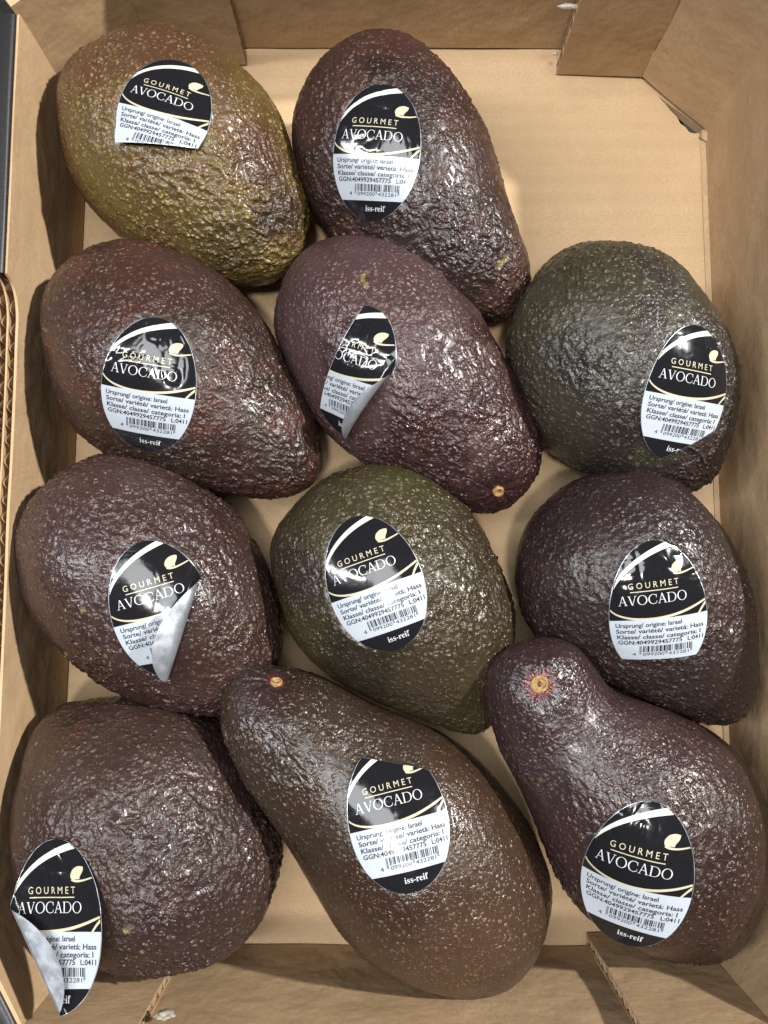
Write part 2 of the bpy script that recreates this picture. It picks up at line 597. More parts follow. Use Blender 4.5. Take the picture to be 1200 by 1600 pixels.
lump('crushed_fold', cw + np.array([0.0012, -0.0035, 0.0022]), (0.0026, 0.0042, 0.0014), M['kraft_flap'], 3, rot=0.9, amp=0.6)
sheet('floor_seam', (XR - 0.0018, YB + 0.02, 0.0008), (0.0018, 0, 0.0012), (0, cw[1] - YB - 0.024, 0), (-0.4, 0, 1), 0.0005, M['kraft_flap'], 4, 60, 0.0005, 71)


for gx, gy, gz, r, rot in ((888, 10, 0.052, (0.0036, 0.0008, 0.0010), 0.0), (867, 84, 0.012, (0.0012, 0.0009, 0.0010), 0.0)):
    lump('glue_blob', unproj(gx, gy, gz) + np.array([0, -0.000, 0]), r, M['glue'], int(gx), amp=0.5)
for gx, gy, r in ((868, 1518, 0.0085), (905, 1556, 0.006), (925, 1590, 0.008)):
    p = unproj(gx, gy, 0.02)
    z = 0.0
    for zz in np.linspace(0, HB, 200):       # height at which this line of sight meets the bottom wall
        q = unproj(gx, gy, zz)
        if q[1] <= YB + 0.0004:
            break
        p = q
    lump('glue_blob', p, (r, 0.0005, 0.0011), M['glue'], int(gx), amp=0.5)
p = unproj(258, 1585, 0.066)
lump('glue_blob', p, (0.0028, 0.0010, 0.0024), M['glue'], 77, amp=0.6)


# ------------------------------------------------------------------ sticker artwork, in units of the sticker's width
# u to the right from the middle, v downward from the top edge; the sticker is 1.5 tall
SV = 1.5


def half_width(v):
    q = np.clip(v / SV * 2 - 1, -1, 1)       # -1 top .. 1 bottom
    return 0.5 * np.sqrt(np.clip(1 - np.abs(q) ** 2.06, 0, 1)) * (1 + 0.05 * q) / 1.001


def text_mesh(body, u0, u1, base, cap, cap_char='O', offset=0.0, res=3):
    cu = bpy.data.curves.new('text', 'FONT')
    cu.body = body
    cu.resolution_u = res
    cu.offset = offset
    ob = bpy.data.objects.new('text', cu)
    COL.objects.link(ob)
    dg = bpy.context.evaluated_depsgraph_get()
    me = ob.evaluated_get(dg).to_mesh()
    me.calc_loop_triangles()
    V = np.array([v.co[:2] for v in me.vertices])
    T = np.array([t.vertices[:] for t in me.loop_triangles])
    bpy.data.objects.remove(ob)
    bpy.data.curves.remove(cu)
    x0, x1 = V[:, 0].min(), V[:, 0].max()
    U = u0 + (V[:, 0] - x0) / (x1 - x0) * (u1 - u0)
    sy = cap / CAPS[cap_char]
    return np.stack([U, base - V[:, 1] * sy], -1), T


def cap_of(ch):
    cu = bpy.data.curves.new('text', 'FONT')
    cu.body = ch
    ob = bpy.data.objects.new('text', cu)
    COL.objects.link(ob)
    dg = bpy.context.evaluated_depsgraph_get()
    me = ob.evaluated_get(dg).to_mesh()
    y = max(v.co[1] for v in me.vertices)
    bpy.data.objects.remove(ob)
    bpy.data.curves.remove(cu)
    return y


def serif(s):
    out = ''
    for ch in s:
        if 'A' <= ch <= 'Z':
            out += chr(0x1D400 + ord(ch) - 65)
        elif 'a' <= ch <= 'z':
            out += chr(0x1D41A + ord(ch) - 97)
        else:
            out += ch
    return out


CAPS = {'O': cap_of('H'), 'S': cap_of(serif('H'))}


def quad(p, q, hw):
    """straight pen stroke whose ends stay level"""
    return np.array([(p[0] - hw, p[1]), (p[0] + hw, p[1]), (q[0] + hw, q[1]), (q[0] - hw, q[1])], float), np.array([(0, 1, 2), (0, 2, 3)])


def ring(cx, cy, a, b, ai, bi, t0, t1, n=36):
    t = np.radians(np.linspace(t0, t1, n))
    o = np.stack([cx + a * np.cos(t), cy + b * np.sin(t)], -1)
    i = np.stack([cx + ai * np.cos(t), cy + bi * np.sin(t)], -1)
    k = np.arange(n - 1)
    return np.concatenate([o, i]), np.concatenate([np.stack([k, k + 1, k + 1 + n], -1), np.stack([k, k + 1 + n, k + n], -1)])


def roman(word, u0, u1, base, cap):
    """light roman capitals with fine serifs (cap height 1, y up)"""
    T, t, s = 0.052, 0.024, 0.020
    G = {
        'A': (0.78, [quad((0.10, 0), (0.375, 1), t), quad((0.68, 0), (0.385, 1.03), T), rect(0.22, 0.54, 0.34, 0.385), rect(0.0, 0.22, 0, 2 * s), rect(0.54, 0.80, 0, 2 * s)]),
        'V': (0.78, [quad((0.11, 1), (0.40, 0), T), quad((0.68, 1), (0.41, -0.02), t), rect(-0.01, 0.25, 1 - 2 * s, 1), rect(0.57, 0.79, 1 - 2 * s, 1)]),
        'O': (0.92, [ring(0.45, 0.5, 0.44, 0.52, 0.335, 0.475, 0, 360, 60)]),
        'C': (0.80, [ring(0.45, 0.5, 0.44, 0.52, 0.335, 0.475, 52, 308, 50), quad((0.735, 0.66), (0.735, 0.98), 0.022), quad((0.745, 0.10), (0.745, 0.30), 0.018)]),
        'D': (0.90, [quad((0.15, 0), (0.15, 1), T), rect(0.0, 0.42, 0, 2 * s), rect(0.0, 0.42, 1 - 2 * s, 1), ring(0.40, 0.5, 0.46, 0.50, 0.355, 0.46, -90, 90)]),
    }
    x, parts = 0.0, []
    for ch in word:
        w, g = G[ch]
        for V, F in g:
            V = V.copy()
            V[:, 0] += x
            parts.append((V, F))
        x += w + 0.055
    V, F = join(*parts)
    x0, x1 = V[:, 0].min(), V[:, 0].max()
    return np.stack([u0 + (V[:, 0] - x0) / (x1 - x0) * (u1 - u0), base - V[:, 1] * cap], -1), F


def strip(pts, wid):
    """ribbon along pts with half widths wid"""
    pts = np.array(pts, float)
    wid = np.array(wid, float)
    d = np.gradient(pts, axis=0)
    d /= np.linalg.norm(d, axis=1)[:, None] + 1e-12
    n = np.stack([-d[:, 1], d[:, 0]], -1)
    V = np.concatenate([pts + n * wid[:, None], pts - n * wid[:, None]])
    m = len(pts)
    i = np.arange(m - 1)
    T = np.concatenate([np.stack([i, i + 1, i + 1 + m], -1), np.stack([i, i + 1 + m, i + m], -1)])
    return V, T


def bez(p, n=40):
    p = [np.array(q, float) for q in p]
    t = np.linspace(0, 1, n)[:, None]
    return (1 - t) ** 3 * p[0] + 3 * (1 - t) ** 2 * t * p[1] + 3 * (1 - t) * t * t * p[2] + t ** 3 * p[3]


def join(*parts):
    V, T, o = [], [], 0
    for v, t in parts:
        V.append(v)
        T.append(t + o)
        o += len(v)
    return np.concatenate(V), np.concatenate(T)


def rect(u0, u1, v0, v1):
    return np.array([(u0, v0), (u1, v0), (u1, v1), (u0, v1)], float), np.array([(0, 1, 2), (0, 2, 3)])


def ean13(code):
    L = ['0001101', '0011001', '0010011', '0111101', '0100011', '0110001', '0101111', '0111011', '0110111', '0001011']
    G = [''.join('1' if c == '0' else '0' for c in s)[::-1] for s in L]
    R = [''.join('1' if c == '0' else '0' for c in s) for s in L]
    par = ['LLLLLL', 'LLGLGG', 'LLGGLG', 'LLGGGL', 'LGLLGG', 'LGGLLG', 'LGGGLL', 'LGLGLG', 'LGLGGL', 'LGGLGL'][int(code[0])]
    s = '101'
    for ch, pp in zip(code[1:7], par):
        s += (L if pp == 'L' else G)[int(ch)]
    s += '01010'
    for ch in code[7:]:
        s += R[int(ch)]
    return s + '101'


def art_barcode():
    s = ean13('4099200432281')
    u0, w = -0.205, 0.53 / len(s)
    parts, i = [], 0
    while i < len(s):
        if s[i] == '1':
            j = i
            while j < len(s) and s[j] == '1':
                j += 1
            guard = i < 3 or i >= len(s) - 3 or 45 <= i < 50
            parts.append(rect(u0 + i * w, u0 + j * w, 1.100, 1.205 if guard else 1.175))
            i = j
        else:
            i += 1
    parts.append(text_mesh('4', -0.275, -0.240, 1.222, 0.040))
    parts.append(text_mesh('099200', -0.170, 0.040, 1.222, 0.038))
    parts.append(text_mesh('432281', 0.080, 0.290, 1.222, 0.038))
    return join(*parts)


ART = {}
ART['gold_lettering'] = (join(text_mesh('G O U R M E T', -0.300, 0.215, 0.475, 0.060, offset=0.0), rect(-0.285, 0.205, 0.502, 0.511)), 'ink_gold')
ART['white_lettering'] = (roman('AVOCADO', -0.405, 0.285, 0.640, 0.096), 'ink_text')
ART['lower_lettering'] = (text_mesh(serif('iss-reif'), -0.065, 0.175, 1.390, 0.062, 'S', offset=-0.002), 'ink_text')
ART['small_print'] = (join(text_mesh('Ursprung/ origine: Israel', -0.440, 0.215, 0.880, 0.046, offset=0.016),
                           text_mesh('Sorte/ variété/ varietá: Hass', -0.435, 0.450, 0.947, 0.046, offset=0.016),
                           text_mesh('Klasse/ classe/ categoria: I', -0.425, 0.415, 1.014, 0.046, offset=0.016),
                           text_mesh('GGN:4049929457775', -0.415, 0.215, 1.078, 0.045, offset=0.016),
                           text_mesh('L:0411', 0.275, 0.445, 1.078, 0.045, offset=0.016)), 'ink_small')
ART['barcode'] = (art_barcode(), 'ink_small')
sw = bez([(-0.495, 0.56), (-0.45, 0.36), (-0.22, 0.14), (0.20, 0.055)], 60)
a1 = bez([(-0.502, 0.655), (-0.45, 0.80), (-0.10, 0.83), (0.20, 0.765)], 40)
a2 = bez([(0.20, 0.765), (0.33, 0.735), (0.42, 0.70), (0.512, 0.665)], 24)
arc = np.concatenate([a1, a2[1:]])
ta = np.linspace(0, 1, len(arc))
bk = bez([(0.512, 0.690), (0.47, 0.72), (0.42, 0.77), (0.365, 0.86)], 24)
# comma: a leaf-shaped blob whose lower edge runs out into a thin tail
up_ = bez([(0.300, 0.245), (0.20, 0.215), (0.130, 0.31), (0.175, 0.352)], 24)
tail = bez([(0.175, 0.352), (0.24, 0.39), (0.33, 0.355), (0.455, 0.325)], 30)
blob_c = bez([(0.300, 0.245), (0.315, 0.285), (0.25, 0.325), (0.262, 0.352)], 24)
n_ = 24
Vb = np.concatenate([up_, blob_c])
Tb = np.concatenate([np.stack([np.arange(n_ - 1), np.arange(1, n_), np.arange(1, n_) + n_], -1),
                     np.stack([np.arange(n_ - 1), np.arange(1, n_) + n_, np.arange(n_ - 1) + n_], -1)])
ART['cream_swoosh'] = (strip(sw, 0.006 + 0.026 * np.linspace(0, 1, 60) ** 0.8), 'ink_pale')
ART['gold_swoosh'] = (join(strip(arc, 0.005 + 0.006 * np.sin(ta * math.pi) + 0.004 * ta),
                           strip(bk, np.linspace(0.013, 0.008, 24)), (Vb, Tb), strip(tail, np.linspace(0.012, 0.005, 30))), 'ink_gold')


def subdiv(V, T, maxlen):
    """split triangles whose longest edge exceeds maxlen so that they can bend"""
    V = [tuple(v) for v in V]
    out, todo = [], [tuple(t) for t in T]
    mid = {}
    while todo:
        a, b, c = todo.pop()
        e = [(math.dist(V[i], V[j]), i, j, kk) for i, j, kk in ((a, b, c), (b, c, a), (c, a, b))]
        d, i, j, kk = max(e)
        if d <= maxlen:
            out.append((a, b, c))
            continue
        key = (min(i, j), max(i, j))
        if key not in mid:
            V.append(((V[i][0] + V[j][0]) / 2, (V[i][1] + V[j][1]) / 2))
            mid[key] = len(V) - 1
        m = mid[key]
        todo += [(i, m, kk), (m, j, kk)]
    return np.array(V), np.array(out)


ART = {kk: (subdiv(v[0][0], v[0][1], 0.013 if 'swoosh' in kk else 0.035), v[1]) for kk, v in ART.items()}


# ------------------------------------------------------------------ avocados
def closed_spline(pts, n=1600):
    p = np.array(pts, float)
    m = len(p)
    out = []
    per = n // m + 1
    for i in range(m):
        p0, p1, p2, p3 = p[i - 1], p[i], p[(i + 1) % m], p[(i + 2) % m]
        t = np.linspace(0, 1, per, endpoint=False)[:, None]
        out.append(0.5 * (2 * p1 + (p2 - p0) * t + (2 * p0 - 5 * p1 + 4 * p2 - p3) * t * t + (3 * p1 - p0 - 3 * p2 + p3) * t ** 3))
    return np.concatenate(out)


class Body:
    """smooth fruit body: elliptical sections along a long axis, widths read from its outline"""

    def __init__(self, outline, a, b, za=0.0, zb=0.0, kz=0.95, lift=0.0, seed=0, lump=0.0011):
        self.seed, self.kz, self.lumpamp = seed, kz, lump
        px = closed_spline(outline)
        zA = zB = 0.04
        for it in range(4):
            d = np.array(b, float) - np.array(a, float)
            d /= np.linalg.norm(d)
            s = px @ d
            t = (s - s.min()) / (s.max() - s.min())
            P = unproj(px[:, 0], px[:, 1], zA + (zB - zA) * t)[:, :2]
            # axis in the world
            ia, ib = np.argmin(s), np.argmax(s)
            A, B = P[ia], P[ib]
            ax = (B - A) / np.linalg.norm(B - A)
            nn = np.array([-ax[1], ax[0]])
            s2 = P @ ax
            ia, ib = np.argmin(s2), np.argmax(s2)
            A, B = P[ia], P[ib]
            s0, L = s2[ia], s2[ib] - s2[ia]
            tt = (s2 - s0) / L
            off = (P - A) @ nn
            n = len(P)
            i1 = [(ia + k) % n for k in range((ib - ia) % n + 1)]
            i2 = [(ia - k) % n for k in range((ia - ib) % n + 1)]
            phi = np.linspace(0, math.pi, 721)
            tg = (1 - np.cos(phi)) / 2
            c1 = np.interp(tg, np.maximum.accumulate(tt[i1]), off[i1])
            c2 = np.interp(tg, np.maximum.accumulate(tt[i2]), off[i2])
            w = np.abs(c1 - c2) / 2
            c = (c1 + c2) / 2
            sn = np.sin(phi)
            ratio = w / np.maximum(sn, 1e-6)
            ratio[:25] = ratio[25]
            ratio[-25:] = ratio[-26]
            ker = np.exp(-0.5 * (np.arange(-60, 61) / 20.0) ** 2)
            ker /= ker.sum()
            ratio = np.convolve(np.pad(ratio, 60, mode='edge'), ker, 'valid')
            c[:20] = c[20]
            c[-20:] = c[-21]
            c = np.convolve(np.pad(c, 60, mode='edge'), ker, 'valid')
            self.phi, self.ratio, self.c = phi, ratio, c
            self.A, self.ax, self.nn, self.L = A, ax, nn, L
            h = kz * ratio * sn
            zlin = za + (zb - za) * tg
            base = lift - (zlin - h).min()
            zA, zB = base + za, base + zb
            self.zA, self.zB = zA, zB

    def prm(self, t):
        t = np.clip(t, 0, 1)
        ph = np.arccos(np.clip(1 - 2 * t, -1, 1))
        r = np.interp(ph, self.phi, self.ratio)
        return r * np.sin(ph), np.interp(ph, self.phi, self.c), self.zA + (self.zB - self.zA) * t

    def lump_h(self, P):
        return (fbm(P * 38 + self.seed * 3.7, 100 + self.seed, 2) - 0.5) * 2 * self.lumpamp

    def F(self, P):
        q = P[:, :2] - self.A
        t = q @ self.ax / self.L
        w, c, zc = self.prm(t)
        w = np.maximum(w, 1e-5)
        over = np.maximum(0, np.maximum(-t, t - 1)) * 60
        return ((q @ self.nn - c) / w) ** 2 + ((P[:, 2] - zc) / (self.kz * w)) ** 2 - 1 + over

    def normal(self, P):
        e = 2e-4
        g = np.stack([self.F(P + np.eye(3)[i] * e) - self.F(P - np.eye(3)[i] * e) for i in range(3)], -1)
        return g / (np.linalg.norm(g, axis=1)[:, None] + 1e-12)

    def pick(self, px, py):
        """first point of the body on the line of sight through a pixel"""
        d = raydir(px, py)
        o = np.array([0, 0, CAM_H])
        k = np.linspace(0.2, 0.45, 1500)
        P = o + k[:, None] * d
        f = self.F(P)
        i = np.argmax(f < 0) if (f < 0).any() else np.argmin(f)
        return P[i]

    def along(self, Q, N, lo=-0.030, hi=0.010):
        a = np.full(len(Q), hi)
        b = np.full(len(Q), lo)
        # march from outside to the first inside point, then bisect
        hit = np.zeros(len(Q), bool)
        st_ = np.linspace(hi, lo, 60)
        for s0, s1 in zip(st_[:-1], st_[1:]):
            f = self.F(Q + N * s1)
            new = (~hit) & (f < 0)
            a[new], b[new] = s0, s1
            hit |= new
        for _ in range(22):
            m = (a + b) / 2
            ins = self.F(Q + N * m[:, None]) < 0
            b = np.where(ins & hit, m, b)
            a = np.where(ins | ~hit, a, m)
        s = np.where(hit, (a + b) / 2, lo)
        return s, hit


def fit_body(outline, *a, **kw):
    """a body whose silhouette, seen from the camera, has the given outline"""
    cur = np.array(outline, float)
    tgt = closed_spline(outline, 1200)
    c = (tgt.max(0) + tgt.min(0)) / 2
    bins = np.linspace(-math.pi, math.pi, 145)
    mid = (bins[1:] + bins[:-1]) / 2

    def polar(p):
        d = p - c
        an, r = np.arctan2(d[:, 1], d[:, 0]), np.hypot(d[:, 0], d[:, 1])
        k = np.clip(np.digitize(an, bins) - 1, 0, 143)
        out = np.full(144, np.nan)
        np.fmax.at(out, k, r)
        ok = ~np.isnan(out)
        return np.interp(mid, mid[ok], out[ok], period=2 * math.pi)
    rt = polar(closed_spline(outline, 6000))
    for it in range(6):
        b = Body(cur, *a, **kw)
        if it == 5:
            break
        ph = np.linspace(0.01, math.pi - 0.01, 160)[:, None]
        th = np.linspace(0, 2 * math.pi, 160)[None, :]
        t = (1 - np.cos(ph)) / 2
        w, cc, zc = b.prm(t[:, 0])
        q = cc[:, None] + w[:, None] * np.cos(th)
        X = b.A[0] + b.ax[0] * t * b.L + b.nn[0] * q
        Y = b.A[1] + b.ax[1] * t * b.L + b.nn[1] * q
        Zc = zc[:, None] + b.kz * w[:, None] * np.sin(th)
        sx, sy = proj(np.stack([X, Y, Zc], -1))
        rs = polar(np.stack([sx.ravel(), sy.ravel()], -1))
        f = rt / rs
        f = np.convolve(np.concatenate([f[-3:], f, f[:3]]), np.ones(7) / 7, 'valid')
        d = cur - c
        g = np.interp(np.arctan2(d[:, 1], d[:, 0]), mid, f, period=2 * math.pi)
        cur = c + d * (1 + (g - 1) * 0.9)[:, None]
    return b


class Sticker:
    W = 0.0312

    def __init__(self, body, ctr, rot, clip=(), fold=None, fold_r=0.0022, wr=(1.0, 0.3), seed=0, peel=None, W=None, edge_lift=None, nrm=None, rise=0.0, tall=1.0, contact=None):
        self.body, self.seed, self.wr, self.H = body, seed, wr, tall
        self.W = W or Sticker.W
        P0 = body.pick(*ctr)
        N = body.normal(P0[None])[0]
        if nrm is not None:
            N = np.array(nrm) / np.linalg.norm(nrm)
            d_ = raydir(*ctr)
            P0 = P0 - d_ / np.linalg.norm(d_) * rise
        if contact is not None:                  # peeled sheet: a flat plane touching the skin at one place
            C0 = body.pick(*contact)
            N = body.normal(C0[None])[0]
            C0 = C0 + N * rise
            d_ = raydir(*ctr)
            o_ = np.array([0, 0, CAM_H])
            P0 = o_ + d_ * (((C0 - o_) @ N) / (d_ @ N))
        a = math.radians(rot)
        upx, upy = ctr[0] + 30 * math.sin(a), ctr[1] - 30 * math.cos(a)
        self.P0, self.N = P0, N
        B = self._plane(upx, upy) - P0
        B /= np.linalg.norm(B)
        self.B = B
        self.T = np.cross(B, N)
        self.clips = [self._line(*c) for c in clip]
        self.fold = self._line(*fold) if fold else None
        self.fr = fold_r
        self.peel = peel
        self.edge_lift = [self._line(*c[:2]) + tuple(c[2:]) for c in (edge_lift or [])]

    def _plane(self, px, py):
        d = raydir(px, py)
        o = np.array([0, 0, CAM_H])
        k = ((self.P0 - o) @ self.N) / (d @ self.N)
        return o + k * d

    def local(self, px, py):
        q = self._plane(px, py) - self.P0
        return np.array([q @ self.T / self.W, SV / 2 - q @ self.B / (self.W * self.H)])

    def _line(self, p, q):
        """half plane: the side to the LEFT of p->q seen in the picture's pixels goes away; returns (point, unit normal) in (u, v)"""
        a, b = self.local(*p), self.local(*q)
        d = (b - a) / np.linalg.norm(b - a)
        return a, np.array([d[1], -d[0]])

    def keep(self, uv):
        """True where the printed sheet is present"""
        k = np.abs(uv[:, 0]) <= half_width(uv[:, 1]) - 0.004
        for a, n in self.clips:
            k &= (uv - a) @ n <= 0
        return k

    def span(self, v):
        hw = half_width(v)
        lo, hi = -hw, hw.copy()
        for a, n in self.clips:
            # (u-a0)*n0 + (v-a1)*n1 <= 0
            if abs(n[0]) > 1e-6:
                lim = a[0] - (v - a[1]) * n[1] / n[0]
                if n[0] > 0:
                    hi = np.minimum(hi, lim)
                else:
                    lo = np.maximum(lo, lim)
        hi = np.maximum(hi, lo)
        return lo, hi

    def vrange(self):
        v = np.linspace(0.0005, SV - 0.0005, 3000)
        lo, hi = self.span(v)
        ok = v[(hi - lo) > 0.004]
        return ok.min(), ok.max()

    def map(self, uv, eps):
        uv = np.array(uv, float)
        h = np.full(len(uv), eps)
        q = uv.copy()
        if self.fold is not None:
            a, n = self.fold
            d = ((uv - a) @ n) * self.W
            r = self.fr
            roll = (d > 0) & (d < math.pi * r)
            over = d >= math.pi * r
            ph = np.clip(d / r, 0, math.pi)
            dn = d.copy()
            dn[roll] = (r - eps) * np.sin(ph[roll])
            h[roll] = r - (r - eps) * np.cos(ph[roll])
            dn[over] = -(d[over] - math.pi * r)
            h[over] = 2 * r - eps + 0.05 * (d[over] - math.pi * r)
            q = uv + ((dn - d) / self.W)[:, None] * n
            # the sheet rises a little towards the fold
            h += 0.0006 * sstep(-0.008, 0.0, np.minimum(d, 0))
        a = q[:, 0] * self.W
        b = (SV / 2 - q[:, 1]) * self.W * self.H
        rho = np.hypot(a, b) + 1e-9
        R = 0.043
        kf = R * np.sin(np.minimum(rho / R, 1.3)) / rho
        Q = self.P0 + (a * kf)[:, None] * self.T + (b * kf)[:, None] * self.B
        s, hit = self.body.along(Q, self.N)
        if self.peel is not None:
            pk = self.peel(q)
            Qf = self.P0 + a[:, None] * self.T + b[:, None] * self.B
            flat = 0.0 - 0.0 * rho
            s = s * (1 - pk) + pk * flat
            Q = Q * (1 - pk)[:, None] + Qf * pk[:, None]
        P = Q + s[:, None] * self.N
        nrm = self.body.normal(P)
        if self.peel is not None:
            nrm = nrm * (1 - pk)[:, None] + self.N * pk[:, None]
            nrm /= np.linalg.norm(nrm, axis=1)[:, None]
        # creases: strong in the upper, black part, weaker lower down
        U = np.stack([q[:, 0] * 5.5, q[:, 1] * 5.5, np.full(len(q), self.seed * 3.1)], -1)
        wv = fbm(U * 0.6 + 5, 300 + self.seed, 2)
        U2 = U + (wv[:, None] - 0.5) * 1.6
        cre = np.abs(vnoise(U2, 310 + self.seed) * 2 - 1)
        cre2 = np.abs(vnoise(U2 * 2.1 + 9, 320 + self.seed) * 2 - 1)
        top = 1 - sstep(0.45, 0.85, q[:, 1])
        amp = self.wr[0] * top + self.wr[1] * (1 - top)
        wrk = (-(1 - cre) ** 3 * 0.00022 - (1 - cre2) ** 3 * 0.00008 + (wv - 0.5) * 0.00030) * amp
        h = h + wrk + 0.00038
        for a_, n_, amt, rng in self.edge_lift:
            d = -((uv - a_) @ n_)
            h = h + amt * (1 - sstep(0, rng, d)) ** 1.5
        return P + nrm * h[:, None]

    def inside_skin(self, P):
        """how much the skin at P lies under the sticker (0..1) and should be pressed flat"""
        q = P - self.P0
        a, b, c = q @ self.T, q @ self.B, q @ self.N
        rho = np.hypot(a, b) + 1e-9
        k = 0.043 * np.arcsin(np.clip(rho / 0.043, 0, 0.98)) / rho
        u, v = a * k / self.W, SV / 2 - b * k / (self.W * self.H)
        ins = sstep(1.10, 0.98, np.abs(u) / np.maximum(half_width(np.clip(v, 0.03, SV - 0.03)), 0.02))
        ins *= sstep(-0.06, 0.0, v) * sstep(SV + 0.06, SV, v) * (c > -0.02)
        for p, n in self.clips:
            ins *= sstep(0.04, -0.02, (np.stack([u, v], -1) - p) @ n)
        return ins

    def sheet_mesh(self, name, v0, v1, eps, mat, parent, origin, nr=110, nc=90, inset=0.0):
        r0, r1 = self.vrange()
        v0, v1 = max(v0, r0), min(v1, r1)
        s = np.linspace(0, 1, nr)
        s = (1 - np.cos(s * math.pi)) / 2 * 0.6 + s * 0.4
        v = v0 + (v1 - v0) * s
        lo, hi = self.span(v)
        lo, hi = lo + inset, np.maximum(hi - inset, lo + inset)
        t = np.linspace(0, 1, nc)
        U = lo[:, None] + t[None, :] * (hi - lo)[:, None]
        uv = np.stack([U, np.repeat(v[:, None], nc, 1)], -1).reshape(-1, 2)
        P = self.map(uv, eps)
        F = grid_faces(nr, nc)
        if eps >= 0:
            F = F[:, ::-1]
        return make_mesh(name, P, np.ascontiguousarray(F), mat, parent, True, origin)

    def build(self, parent, origin):
        st_ = self.sheet_mesh('sticker', 0, SV, 0.0, M['ink_black'], parent, origin)
        self.sheet_mesh('backing', 0, SV, -0.00007, M['silver'], st_, origin, inset=-0.006)
        self.sheet_mesh('white_panel', 0.80, 1.275, 0.00006, M['ink_white'], st_, origin, 50, 56, 0.0)
        for name, ((V, T), mat) in ART.items():
            ok = self.keep(V)
            Tk = T[ok[T].all(1)]
            if not len(Tk):
                continue
            used = np.unique(Tk)
            idx = -np.ones(len(V), int)
            idx[used] = np.arange(len(used))
            P = self.map(V[used], 0.00012 if 'swoosh' not in name else 0.00005)
            T2 = idx[Tk]
            # face outward
            f = T2[:, :]
            make_mesh(name, P, np.ascontiguousarray(f), M[mat], st_, False, origin)
        return st_


def skin_material(i, tip, speck, rough, gloss_var):
    """leathery skin: dark ground, paler glossy pebbles standing on it, corky dots"""
    k = NT('avocado_skin')
    off = (13.7 * i, 5.1 * i, 9.3 * i)
    v0 = k.coords(off=off)
    at = k.n('ShaderNodeAttribute', attribute_name='tint')
    wa = k.n('ShaderNodeAttribute', attribute_name='wart')
    re = k.n('ShaderNodeAttribute', attribute_name='relief')
    relief = re.outputs['Fac']
    wn = k.n('ShaderNodeTexNoise')
    wn.inputs['Scale'].default_value = 0.35
    wn.inputs['Detail'].default_value = 2.0
    k.l(v0, wn.inputs['Vector'])
    wv = k.n('ShaderNodeVectorMath', operation='MULTIPLY_ADD')
    wv.inputs[1].default_value = (2.2, 2.2, 2.2)
    k.l(wn.outputs['Color'], wv.inputs[0])
    k.l(v0, wv.inputs[2])
    v = wv.outputs[0]

    def cells(scale, vec):
        vo = k.n('ShaderNodeTexVoronoi')
        vo.inputs['Scale'].default_value = scale
        k.l(vec, vo.inputs['Vector'])
        sep = k.n('ShaderNodeSeparateColor')
        k.l(vo.outputs['Color'], sep.inputs[0])
        return vo.outputs['Distance'], sep.outputs
    d1, c1 = cells(0.56, v)
    dome1 = k.math('MULTIPLY', k.ramp(d1, 0.56, 0.10), k.ramp(c1[0], 0.05, 0.9, 0.25, 1.0))
    d2, c2 = cells(1.05, v)
    dome2 = k.math('MULTIPLY', k.ramp(d2, 0.55, 0.08), k.ramp(c2[0], 0.4, 0.7))
    fine = k.noise(v0, 1.3, 3.0, 0.6)
    blot = k.noise(v0, 0.14, 3.0)
    hsum = k.math('ADD', k.math('MULTIPLY', dome1, 0.75), k.math('MULTIPLY', dome2, 0.30))
    ground = k.mix(1.0, at.outputs['Color'], (0.48, 0.44, 0.45), 'MULTIPLY')
    body = k.mix(1.0, at.outputs['Color'], (1.20, 1.15, 1.12), 'MULTIPLY')
    hcol = k.math('MULTIPLY', hsum, k.ramp(relief, 0.15, 0.6, 0.45, 1.0))
    c = k.mix(k.ramp(k.math('ADD', hcol, k.math('MULTIPLY', fine, 0.40)), 0.16, 0.72), ground, body)
    tipf = k.math('MULTIPLY', k.ramp(dome1, 0.50, 0.95), k.ramp(c1[1], 0.30, 0.95, 0.05, 0.55))
    tipf = k.math('MULTIPLY', tipf, k.ramp(relief, 0.15, 0.7, 0.0, 1.0))
    c = k.mix(tipf, c, tip)
    c = k.mix(k.ramp(wa.outputs['Fac'], 0.5, 1.0, 0, 0.25), c, tip)
    where = k.ramp(k.noise(v0, 0.07, 2.0), 0.38, 0.62, 0.25, 1.0)
    for sc, lim, dens, amt in ((0.60, 0.105, 0.50, speck * 1.1), (0.95, 0.135, 0.60, speck * 0.9)):
        dd, cc = cells(sc, v0)
        on = k.math('GREATER_THAN', cc[0], dens)
        f = k.math('MULTIPLY', k.math('MULTIPLY', on, k.ramp(dd, lim * 1.4, lim * 0.7)), k.ramp(relief, 0.25, 0.8, min(amt, 1.0), amt * 0.40))
        f = k.math('MULTIPLY', f, where)
        c = k.mix(f, c, k.mix(cc[1], (0.26, 0.17, 0.075), (0.40, 0.29, 0.15)))
    r = k.ramp(k.noise(v0, 0.06, 4.0, 0.6), 0.3, 0.7, rough - gloss_var, rough + gloss_var * 1.6)
    h = k.math('ADD', k.math('MULTIPLY', hsum, k.math('ADD', k.math('MULTIPLY', relief, 0.85), 0.30)), k.math('MULTIPLY', fine, 0.16))
    nb = k.bump(h, 0.00082, 1.0)
    return k.set(color=c, rough=r, spec=0.5, normal=nb, coat=0.10, coat_rough=0.12)


NSEC, NANG = 250, 350


def srgb(r, g, b):
    f = lambda x: (x / 255 / 12.92) if x / 255 <= 0.04045 else ((x / 255 + 0.055) / 1.055) ** 2.4
    c = np.array([f(r), f(g), f(b)])
    return (c * 0.74 + 0.26 * c @ np.array([0.3, 0.6, 0.1])) * np.array([0.80, 0.74, 0.65])


